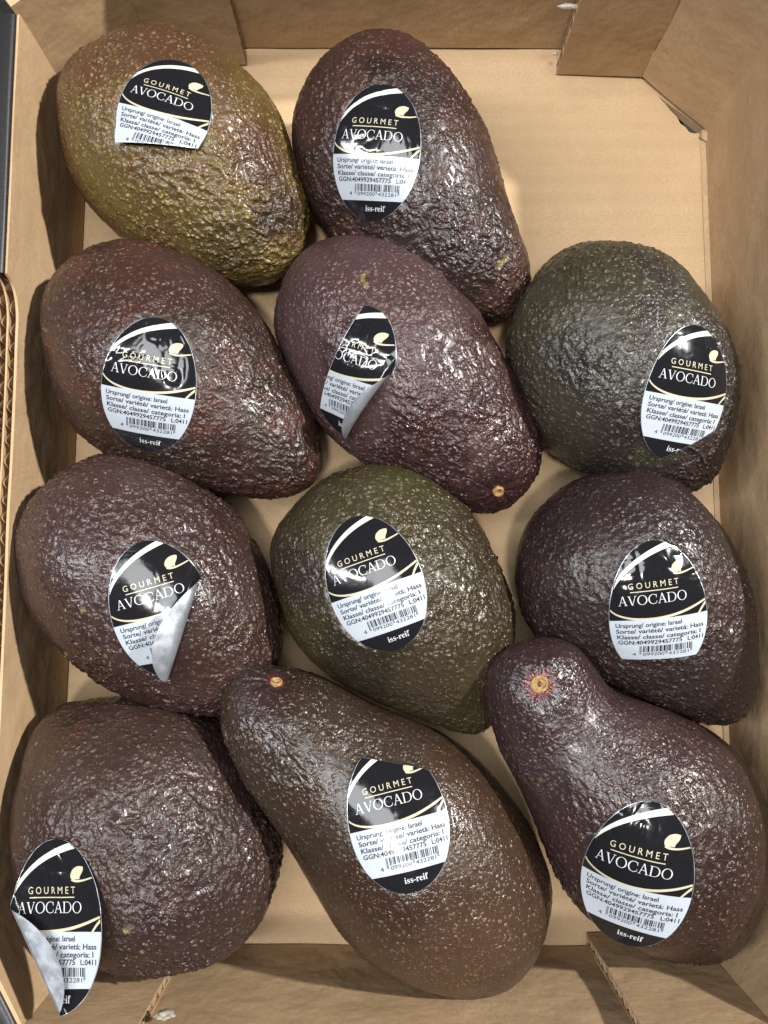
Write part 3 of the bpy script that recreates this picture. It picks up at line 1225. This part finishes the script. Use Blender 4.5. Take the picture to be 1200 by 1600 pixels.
def avocado(i, sp):
    body = fit_body(sp['outline'], *sp['axis'], za=sp.get('za', 0), zb=sp.get('zb', 0), kz=sp.get('kz', 0.95), lift=sp.get('lift', 0.0), seed=i)
    stk = Sticker(body, **sp['sticker'], seed=i)
    mid = body.A + body.ax * body.L / 2
    origin = np.array([mid[0], mid[1], 0.0])
    root = empty('avocado', origin)
    root['label'] = sp['label']
    root['category'] = 'avocado'
    root['group'] = 'avocados lying in the cardboard box'
    # ---- skin
    ph = np.linspace(0.006, math.pi - 0.006, NSEC)
    th = np.linspace(0, 2 * math.pi, NANG, endpoint=False)
    th = th - 0.42 * np.sin(2 * th) * 0 + 0.45 * np.cos(th)          # more vertices on the upper side
    t = (1 - np.cos(ph)) / 2
    w, c, zc = body.prm(t)
    cx = body.A[None, :] + body.ax[None, :] * (t * body.L)[:, None]
    # bottom a little flattened where it rests
    co, si = np.cos(th), np.sin(th)
    X = cx[:, None, :] + body.nn[None, None, :] * (c[:, None] + w[:, None] * co[None, :])[..., None]
    Zz = zc[:, None] + body.kz * w[:, None] * si[None, :]
    P = np.concatenate([X, Zz[..., None]], -1).reshape(-1, 3)
    N = body.normal(P)
    bad = (N * (P - np.array([mid[0], mid[1], (body.zA + body.zB) / 2]))).sum(1) < 0
    N[bad] *= -1
    Pm = (P - origin) * 1000.0
    ax3 = np.array([body.ax[0], body.ax[1], 0])
    s = Pm @ ax3
    Pa = Pm - (s * (1 - 1 / sp.get('stretch', 1.3)))[:, None] * ax3     # warts drawn out along the fruit
    Pa = Pa + 31.7 * i
    wq = np.stack([vnoise(Pa / 5.0 + k * 11, 40 + k) for k in range(3)], -1) - 0.5
    Pw = Pa + wq * 3.2
    rough = sstep(0.30, 0.70, fbm(Pm / 26.0 + 3 * i, 60 + i, 2)) * 0.72 + 0.28
    sc = sp.get('wart', 2.7) * 0.80
    f1, r1 = worley(Pw / sc, 70 + i)
    d = np.clip(1 - f1 / 0.62, 0, 1)
    dome = d * d * (3 - 2 * d) * (0.35 + 0.65 * r1)
    f2, r2 = worley(Pw / (sc * 0.52) + 4.4, 90 + i)
    d2 = np.clip(1 - f2 / 0.6, 0, 1)
    dome2 = d2 * d2 * (3 - 2 * d2) * (r2 > 0.35)
    rid = 1 - np.abs(vnoise(Pw / (sc * 1.15), 95 + i) * 2 - 1)
    rid = rid ** 2.0
    gg = np.clip((s - s.min()) / (s.max() - s.min()), 0, 1)
    if 'relief' in sp:
        g0, g1 = sp['relief']
    else:
        g0, g1 = 0.55, 1.0
    rough = rough * (g0 + (g1 - g0) * sstep(0.02, 0.50, gg + (fbm(Pm / 18.0 + 2 * i, 64 + i, 2) - 0.5) * 0.4))
    amp = sp.get('amp', 0.00042) * 2.5
    rid2 = (1 - np.abs(vnoise(Pw / (sc * 2.1) + 7.7, 97 + i) * 2 - 1)) ** 2.5
    disp = amp * rough * (dome * 0.85 + dome2 * 0.25 + rid * 0.62 + rid2 * 0.35 - 0.42)
    lump = (fbm(Pm / 24.0 + 9 * i, 120 + i, 3) - 0.5) * sp.get('lumps', 0.0022)
    press = stk.inside_skin(P)
    disp = disp * (1 - 0.93 * press) - press * 0.00010 + lump * (1 - press) * 0.8
    # ends: smoother, with lines running to the stem scar
    tint_extra = np.zeros(len(P))
    scar_c = None
    if 'stem' in sp:
        S0 = body.pick(*sp['stem'])
        SN = body.normal(S0[None])[0]
        dist = np.linalg.norm(P - S0, axis=1)
        e1 = np.cross(SN, [0.3, 0.2, 0.9])
        e1 /= np.linalg.norm(e1)
        e2 = np.cross(SN, e1)
        ang = np.arctan2((P - S0) @ e2, (P - S0) @ e1)
        near = np.exp(-(dist / 0.0125) ** 2)
        ringn = vnoise(np.stack([np.cos(ang) * 6.5 + 3, np.sin(ang) * 6.5, dist * 120], -1), 130 + i)
        ringn2 = vnoise(np.stack([np.cos(ang) * 13 + 3, np.sin(ang) * 13, dist * 200], -1), 131 + i)
        lines = (np.abs(ringn * 2 - 1) * 0.6 + np.abs(ringn2 * 2 - 1) * 0.4 - 0.3)
        disp = disp * (1 - 0.75 * near) + near * lines * 0.0011
        disp -= 0.0016 * np.exp(-(dist / 0.0046) ** 2)
        scar_c = (S0, SN, dist, ang)
    P2 = P + N * disp[:, None]
    # poles
    p0 = P2[:NANG].mean(0)
    p1 = P2[-NANG:].mean(0)
    V = np.concatenate([P2, [p0, p1]])
    F = grid_faces(NSEC, NANG, True)
    n = len(P2)
    j = np.arange(NANG)
    j2 = (j + 1) % NANG
    # poles closed with quads of two neighbouring triangles
    cap0 = np.stack([j[::2] + 0, np.full(len(j[::2]), n), (j[::2] + 2) % NANG, j2[::2]], -1)
    b = (NSEC - 1) * NANG
    cap1 = np.stack([b + j[::2], b + j2[::2], b + (j[::2] + 2) % NANG, np.full(len(j[::2]), n + 1)], -1)
    F = np.concatenate([F, cap0, cap1])
    # orient outward
    q = V[F[1000]]
    fn = np.cross(q[1] - q[0], q[2] - q[0])
    if fn @ (q.mean(0) - np.array([mid[0], mid[1], (body.zA + body.zB) / 2])) < 0:
        F = F[:, ::-1]
    mat = skin_material(i, tuple(sp['tip']), sp.get('speck', 0.55), sp.get('rough', 0.36) - 0.03, 0.07)
    skin = make_mesh('skin', V, np.ascontiguousarray(F), mat, root, True, origin)
    # ---- colour of the skin
    lo = fbm(Pm / 24.0 + 5 * i, 140 + i, 3)
    lo2 = fbm(Pm / 11.0 + 8 * i, 150 + i, 3)
    sx, sy = proj(P)
    cols = [srgb(*c) for c in sp['cols']]
    g = np.clip((s - s.min()) / (s.max() - s.min()), 0, 1)
    g = g if sp.get('grad', 1) > 0 else 1 - g
    m1 = sstep(0.35, 0.65, g + (lo - 0.5) * 1.3)
    col = cols[0][None] * (1 - m1)[:, None] + cols[1][None] * m1[:, None]
    m2 = sstep(0.54, 0.74, lo2) * 0.8
    col = col * (1 - m2)[:, None] + cols[2][None] * m2[:, None]
    for (bx, by, br, bc) in sp.get('patch', []):
        pc = body.pick(bx, by)
        dd = np.linalg.norm(P - pc, axis=1)
        rad = br / 45.0 * 0.01
        mm = sstep(1.15, 0.35, dd / rad + (lo2 - 0.5) * 1.1) * 0.85
        col = col * (1 - mm)[:, None] + srgb(*bc)[None] * mm[:, None]
    for (bx, by, br, bc) in sp.get('spots', []):
        pc = body.pick(bx, by)
        q = P - pc
        dd = np.linalg.norm(q + (wq * 0.0012), axis=1)
        mm = sstep(1.1, 0.75, dd / (br / 45.0 * 0.01))
        col = col * (1 - mm)[:, None] + srgb(*bc)[None] * mm[:, None]
    for (x0, y0, x1, y1, wd) in sp.get('scratch', []):
        a_, b_ = body.pick(x0, y0), body.pick(x1, y1)
        ab = b_ - a_
        tt = np.clip(((P - a_) @ ab) / (ab @ ab), 0, 1)
        dd = np.linalg.norm(P - (a_ + tt[:, None] * ab) + wq * 0.0016, axis=1)
        arcup = 0.0
        mm = sstep(wd * 1.0, wd * 0.4, dd - np.linalg.norm(ab) * 0.10 * np.sin(tt * math.pi) * 0) * 0.55
        col = col * (1 - mm)[:, None] + srgb(150, 128, 110)[None] * mm[:, None]
    if scar_c is not None:
        S0, SN, dist, ang = scar_c
        Rs = sp.get('stem_r', 0.0024)
        mm = sstep(Rs * 2.1, Rs * 1.35, dist + 0.0012 * (vnoise(np.stack([np.cos(ang) * 4, np.sin(ang) * 4, 0 * ang + i], -1), 160) - 0.5) * 2) * sp.get('ring', 0.8)
        col = col * (1 - mm)[:, None] + srgb(178, 42, 60)[None] * mm[:, None]
        mm = np.exp(-(dist / 0.013) ** 2) * 0.5
        col = col * (1 - mm)[:, None] + srgb(58, 40, 44)[None] * mm[:, None]
    me = skin.data
    ca = me.attributes.new('tint', 'FLOAT_COLOR', 'POINT')
    cc = np.ones((len(V), 4), np.float32)
    cc[:n, :3] = col
    cc[n:, :3] = col[[0, -1]]
    ca.data.foreach_set('color', cc.ravel())
    ra = me.attributes.new('relief', 'FLOAT', 'POINT')
    rv = np.zeros(len(V), np.float32)
    rv[:n] = rough * (1 - press)
    if scar_c is not None:
        rv[:n] *= 1 - 0.9 * np.exp(-(scar_c[2] / 0.011) ** 2)
    ra.data.foreach_set('value', rv)
    wa = me.attributes.new('wart', 'FLOAT', 'POINT')
    wv = np.zeros(len(V), np.float32)
    wv[:n] = np.clip((dome * 0.85 + dome2 * 0.25) * rough * (1 - press), 0, 1)
    if scar_c is not None:
        wv[:n] *= 1 - np.exp(-(scar_c[2] / 0.009) ** 2)
    wa.data.foreach_set('value', wv)
    # ---- stem scar: corky button with a ring and a sunken heart
    if scar_c is not None:
        S0, SN = scar_c[0], scar_c[1]
        R = sp.get('stem_r', 0.0024)
        e1 = np.cross(SN, [0.3, 0.2, 0.9])
        e1 /= np.linalg.norm(e1)
        e2 = np.cross(SN, e1)
        prof_ = [(1.15, -1.0), (1.06, -0.35), (0.96, -0.15), (0.84, -0.12), (0.72, -0.30), (0.58, -0.42), (0.42, -0.38), (0.26, -0.62), (0.05, -0.85)]
        nn_ = 26
        a = np.linspace(0, 2 * math.pi, nn_, endpoint=False)
        V2 = []
        for kk, (rr_, zz_) in enumerate(prof_):
            jit = 1 + 0.05 * np.sin(a * 2 + i) + 0.025 * np.sin(a * 5 + kk)
            zz2 = zz_ + 0.07 * np.sin(a * 5 + kk * 2)
            V2.append(S0 + (rr_ * R * jit * np.cos(a))[:, None] * e1 + (rr_ * R * jit * np.sin(a))[:, None] * e2 + ((zz2 * R * 0.7 - 0.0002))[:, None] * SN)
        V2 = np.concatenate(V2 + [(S0 - (0.0002 + 0.62 * R) * SN)[None]])
        Fs = [tuple(f) for f in grid_faces(len(prof_), nn_, True)]
        last = (len(prof_) - 1) * nn_
        Fs += [(last + q_, last + (q_ + 1) % nn_, len(V2) - 1) for q_ in range(nn_)]
        make_mesh('stem_scar', V2, Fs, M['cork'], root, True, origin)
    stk.build(root, origin)
    return root


k = NT('stem_cork')
v = k.coords()
nz = k.noise(v, 1.4, 4.0, 0.7)
M['cork'] = k.set(color=k.mix(k.ramp(nz, 0.35, 0.65), (0.19, 0.10, 0.030), (0.40, 0.26, 0.11)), rough=0.7, spec=0.3, normal=k.bump(nz, 0.0004, 0.8))

TIP_BR = (0.20, 0.135, 0.085)
TIP_GR = (0.17, 0.13, 0.045)

AVO = [
    dict(label='olive green and rust brown avocado, its sticker curled up at the lower edge',
         outline=[(240, 34), (165, 54), (118, 82), (98, 115), (89, 155), (92, 200), (103, 250), (125, 300), (155, 340), (190, 373), (250, 410), (320, 438),
                  (390, 446), (435, 436), (465, 408), (481, 365), (482, 325), (475, 300), (462, 250), (440, 185), (405, 130), (370, 97), (320, 60), (280, 40)],
         axis=((130, 80), (460, 430)), kz=0.95, cols=[(126, 96, 50), (136, 116, 34), (132, 92, 48)], tip=(0.38, 0.28, 0.08), amp=0.0005, wart=3.0, speck=0.8,
         patch=[(250, 70, 110, (114, 80, 48)), (400, 250, 70, (104, 62, 44)), (160, 290, 120, (140, 120, 34)), (300, 330, 110, (132, 114, 34)), (350, 390, 60, (104, 92, 36)), (450, 330, 60, (66, 44, 34))],
         scratch=[(105, 142, 145, 155, 0.0005)], rough=0.33,
         sticker=dict(ctr=(255, 173), rot=17.5, clip=[((300, 232), (170, 216))], wr=(0.15, 0.2), tall=0.86, edge_lift=[((300, 232), (170, 216), 0.0026, 0.30)])),
    dict(label='dark purple brown avocado with reddish top, rightmost of the top row',
         outline=[(595, 44), (550, 57), (510, 82), (485, 110), (465, 155), (456, 200), (458, 240), (468, 290), (490, 335), (520, 375), (565, 420), (620, 460), (680, 490),
                  (750, 503), (795, 497), (820, 470), (831, 425), (822, 390), (812, 360), (795, 320), (785, 285), (772, 240), (755, 195), (732, 155), (707, 115), (675, 80), (645, 57)],
         axis=((555, 50), (800, 500)), cols=[(86, 58, 56), (66, 46, 42), (98, 66, 58)], tip=TIP_BR, patch=[(615, 58, 45, (92, 54, 54))],
         spots=[(783, 410, 7, (150, 135, 80)), (790, 403, 6, (150, 135, 80)), (776, 417, 5, (140, 125, 70))],
         scratch=[(470, 155, 515, 180, 0.0006)],
         sticker=dict(ctr=(586, 235), rot=6, wr=(1.1, 0.5))),
    dict(label='reddish brown purple avocado below the olive green one, leftmost of its row',
         outline=[(195, 376), (145, 386), (105, 407), (80, 435), (65, 470), (62, 510), (70, 560), (85, 610), (107, 655), (140, 692), (175, 716), (230, 738), (300, 756), (350, 768),
                  (380, 774), (425, 779), (460, 772), (490, 755), (503, 725), (500, 690), (490, 650), (470, 605), (445, 560), (420, 515), (385, 470), (340, 425), (280, 392), (235, 379)],
         axis=((95, 420), (500, 765)), cols=[(88, 60, 56), (72, 52, 42), (104, 60, 50)], tip=TIP_BR, patch=[(210, 410, 80, (92, 60, 54)), (90, 500, 70, (78, 60, 56))],
         scratch=[(350, 440, 420, 520, 0.0006), (64, 515, 85, 520, 0.0005)], speck=0.6,
         sticker=dict(ctr=(231, 606), rot=5.5, wr=(1.1, 0.12))),
    dict(label='mauve and wine red avocado whose sticker is folded over, yellow scar near its top',
         outline=[(550, 367), (500, 377), (470, 400), (445, 435), (431, 475), (430, 515), (442, 560), (465, 610), (495, 660), (525, 690), (565, 722), (620, 752), (690, 782),
                  (745, 799), (775, 799), (800, 787), (825, 763), (840, 735), (845, 705), (840, 675), (820, 630), (800, 585), (780, 545), (755, 495), (725, 460), (690, 425), (650, 392), (600, 372)],
         axis=((475, 400), (815, 785)), cols=[(104, 80, 86), (80, 48, 50), (110, 82, 84)], tip=(0.24, 0.17, 0.12), stem=(780, 771), stem_r=0.0019, ring=0.35,
         spots=[(569, 430, 5, (165, 150, 80)), (568, 436, 5, (165, 150, 80)), (571, 443, 5, (165, 150, 80)), (577, 425, 3.5, (150, 135, 80)), (575, 434, 4, (50, 50, 58))],
         amp=0.0004, rough=0.32,
         sticker=dict(ctr=(546, 583), rot=12, clip=[((492, 632), (547, 500))], fold=((604, 572), (524, 684)), fold_r=0.0022, wr=(1.0, 0.3))),
    dict(label='dark green grey round avocado at the right wall below the empty space',
         outline=[(945, 376), (900, 385), (860, 407), (830, 440), (805, 485), (791, 530), (792, 575), (805, 620), (830, 670), (860, 705), (900, 732), (940, 748), (1000, 762), (1040, 768),
                  (1080, 766), (1110, 750), (1130, 720), (1147, 675), (1155, 630), (1155, 580), (1145, 540), (1125, 490), (1100, 455), (1065, 415), (1030, 392), (990, 379)],
         axis=((865, 395), (1090, 765)), cols=[(80, 80, 66), (68, 64, 60), (88, 88, 64)], tip=(0.13, 0.12, 0.065), patch=[(1090, 740, 70, (70, 50, 50)), (930, 440, 80, (78, 76, 52))],
         spots=[(955, 687, 4, (165, 150, 90)), (966, 693, 3, (160, 145, 90)), (984, 716, 4, (165, 150, 90)), (995, 724, 4, (165, 150, 90))], stretch=1.0,
         sticker=dict(ctr=(1079, 616), rot=14, clip=[((1140, 664), (1046, 720))], wr=(0.15, 0.12), peel=lambda q: 0.4 * sstep(0.8, 1.5, q[:, 1]))),
    dict(label='purple brown wrinkled avocado by the left wall, right half of its sticker folded over',
         outline=[(200, 707), (150, 712), (100, 737), (60, 770), (32, 810), (19, 850), (25, 900), (42, 950), (75, 995), (115, 1035), (160, 1070), (210, 1097), (260, 1110),
                  (310, 1117), (350, 1116), (390, 1100), (422, 1070), (438, 1030), (441, 980), (430, 925), (415, 880), (390, 835), (370, 805), (340, 775), (295, 740), (250, 717)],
         axis=((70, 760), (410, 1095)), cols=[(88, 66, 68), (80, 56, 50), (92, 66, 62)], tip=TIP_BR, amp=0.00052, wart=3.0, rough=0.30,
         patch=[(190, 735, 80, (94, 74, 74))],
         spots=[(132, 951, 4.5, (160, 145, 70)), (104, 1021, 4, (165, 150, 70)), (101, 1026, 3, (165, 150, 70)), (164, 1024, 4, (165, 150, 70)), (390, 980, 3.5, (150, 140, 70))],
         sticker=dict(ctr=(250, 953), rot=-16, fold=((300, 886), (246, 1072)), fold_r=0.0026, wr=(0.18, 0.15))),
    dict(label='olive green avocado in the middle of the box',
         outline=[(610, 724), (550, 732), (505, 750), (470, 780), (440, 815), (424, 850), (425, 890), (435, 935), (450, 980), (475, 1020), (500, 1045), (560, 1083), (620, 1108), (680, 1130),
                  (715, 1142), (748, 1144), (768, 1128), (782, 1090), (796, 1030), (802, 990), (803, 950), (790, 910), (770, 860), (745, 815), (715, 780), (680, 750), (645, 731)],
         axis=((520, 745), (755, 1145)), kz=0.93, cols=[(84, 80, 48), (82, 70, 48), (88, 82, 48)], tip=(0.17, 0.15, 0.055), speck=0.7, rough=0.30,
         patch=[(460, 900, 80, (68, 50, 48)), (560, 1040, 90, (60, 54, 40)), (620, 745, 70, (84, 90, 40))],
         sticker=dict(ctr=(584, 911), rot=-19, wr=(0.30, 0.15))),
    dict(label='very dark purple avocado at the right wall below the green grey one',
         outline=[(1000, 736), (950, 736), (900, 752), (860, 780), (830, 810), (810, 850), (803, 900), (810, 940), (828, 982), (858, 1012), (905, 1045), (960, 1074), (1010, 1098),
                  (1050, 1115), (1095, 1130), (1140, 1132), (1170, 1110), (1182, 1070), (1186, 1030), (1182, 980), (1172, 925), (1155, 870), (1125, 820), (1090, 780), (1050, 750)],
         axis=((870, 770), (1155, 1125)), cols=[(68, 52, 58), (64, 50, 50), (78, 56, 56)], tip=(0.17, 0.13, 0.10), patch=[(1098, 1128, 14, (104, 50, 60)), (1120, 920, 70, (80, 58, 56))],
         scratch=[(910, 770, 950, 850, 0.0006)], spots=[(1146, 1001, 4, (150, 140, 100))],
         sticker=dict(ctr=(1031, 958), rot=-3, clip=[((1112, 1026), (980, 1042))], wr=(1.0, 0.25), W=0.0318)),
    dict(label='brown grey avocado in the bottom left corner, sticker peeling off its side',
         outline=[(150, 1090), (100, 1096), (62, 1130), (37, 1180), (20, 1240), (16, 1300), (22, 1360), (34, 1405), (55, 1447), (83, 1480), (118, 1503), (150, 1514), (200, 1523), (250, 1526),
                  (300, 1520), (350, 1500), (390, 1460), (420, 1410), (438, 1350), (439, 1310), (428, 1268), (405, 1215), (378, 1168), (345, 1130), (300, 1106), (230, 1092)],
         axis=((110, 1100), (330, 1515)), kz=0.90, lumps=0.0042, cols=[(84, 64, 60), (78, 60, 60), (90, 70, 62)], tip=TIP_BR, stretch=1.0, amp=0.00048,
         patch=[(125, 1140, 22, (104, 68, 58)), (110, 1210, 70, (86, 66, 58))], spots=[(200, 1450, 4.5, (155, 140, 90)), (358, 1454, 3.5, (150, 140, 80)), (57, 1163, 3.5, (150, 140, 110))],
         sticker=dict(ctr=(88, 1446), rot=0, fold=((112, 1584), (17, 1378)), fold_r=0.0014, wr=(0.9, 0.2), contact=(118, 1335), rise=0.0008, W=0.0300, tall=1.10,
                      peel=lambda q: np.ones(len(q)))),
    dict(label='brown pear shaped avocado at bottom centre, dark neck with yellow stem scar',
         outline=[(400, 1037), (440, 1045), (470, 1050), (510, 1065), (550, 1085), (595, 1107), (650, 1130), (700, 1152), (745, 1185), (780, 1222), (805, 1255), (825, 1285), (845, 1330),
                  (860, 1370), (862, 1410), (855, 1450), (835, 1500), (805, 1535), (765, 1557), (725, 1563), (675, 1555), (630, 1538), (590, 1517), (555, 1488), (525, 1450), (495, 1400), (470, 1355),
                  (440, 1305), (400, 1250), (370, 1200), (352, 1150), (348, 1110), (356, 1070), (374, 1045)],
         axis=((365, 1050), (790, 1555)), za=0.022, zb=0.0, lift=0.002, cols=[(78, 64, 52), (96, 74, 56), (88, 68, 54)], tip=(0.20, 0.15, 0.085), stem=(432, 1062), stem_r=0.0018,
         amp=0.00034, rough=0.28, speck=1.25, relief=(1.1, 0.28), patch=[(720, 1500, 100, (108, 80, 60)), (480, 1150, 70, (74, 62, 50)), (400, 1090, 60, (80, 60, 62)), (600, 1400, 80, (82, 58, 46))],
         sticker=dict(ctr=(622, 1276), rot=-12.3, clip=[((590, 1185), (690, 1204))], wr=(0.35, 0.30))),
    dict(label='purple pear shaped avocado at bottom right, round stem scar facing up',
         outline=[(848, 996), (815, 1000), (780, 1020), (761, 1045), (757, 1075), (765, 1120), (782, 1170), (800, 1210), (820, 1250), (840, 1300), (860, 1348), (882, 1390), (917, 1432), (960, 1466),
                  (1010, 1490), (1060, 1504), (1115, 1505), (1150, 1488), (1177, 1452), (1195, 1415), (1208, 1370), (1212, 1325), (1204, 1275), (1188, 1232), (1165, 1195), (1132, 1160), (1095, 1134),
                  (1050, 1113), (1005, 1096), (970, 1082), (945, 1070), (934, 1050), (920, 1025), (890, 1003)],
         axis=((805, 1010), (1120, 1500)), za=0.026, zb=0.0, lift=0.002, cols=[(82, 60, 66), (74, 54, 50), (86, 62, 64)], tip=(0.22, 0.16, 0.11), stem=(843, 1069), stem_r=0.0027, ring=0.95, relief=(0.8, 0.8),
         amp=0.0004, patch=[(1100, 1450, 90, (74, 52, 46)), (1080, 1260, 60, (80, 56, 52))], rough=0.32,
         spots=[(846, 1219, 4.5, (150, 135, 95)), (1079, 1207, 4, (150, 140, 80)), (1087, 1211, 4, (150, 140, 80)), (1190, 1296, 4, (140, 120, 90))],
         sticker=dict(ctr=(995, 1380), rot=13, wr=(0.9, 0.12), W=0.0335, tall=1.06, peel=lambda q: 0.5 * sstep(0.75, 1.5, q[:, 1]))),
]

for i_, sp_ in enumerate(AVO):
    avocado(i_, sp_)
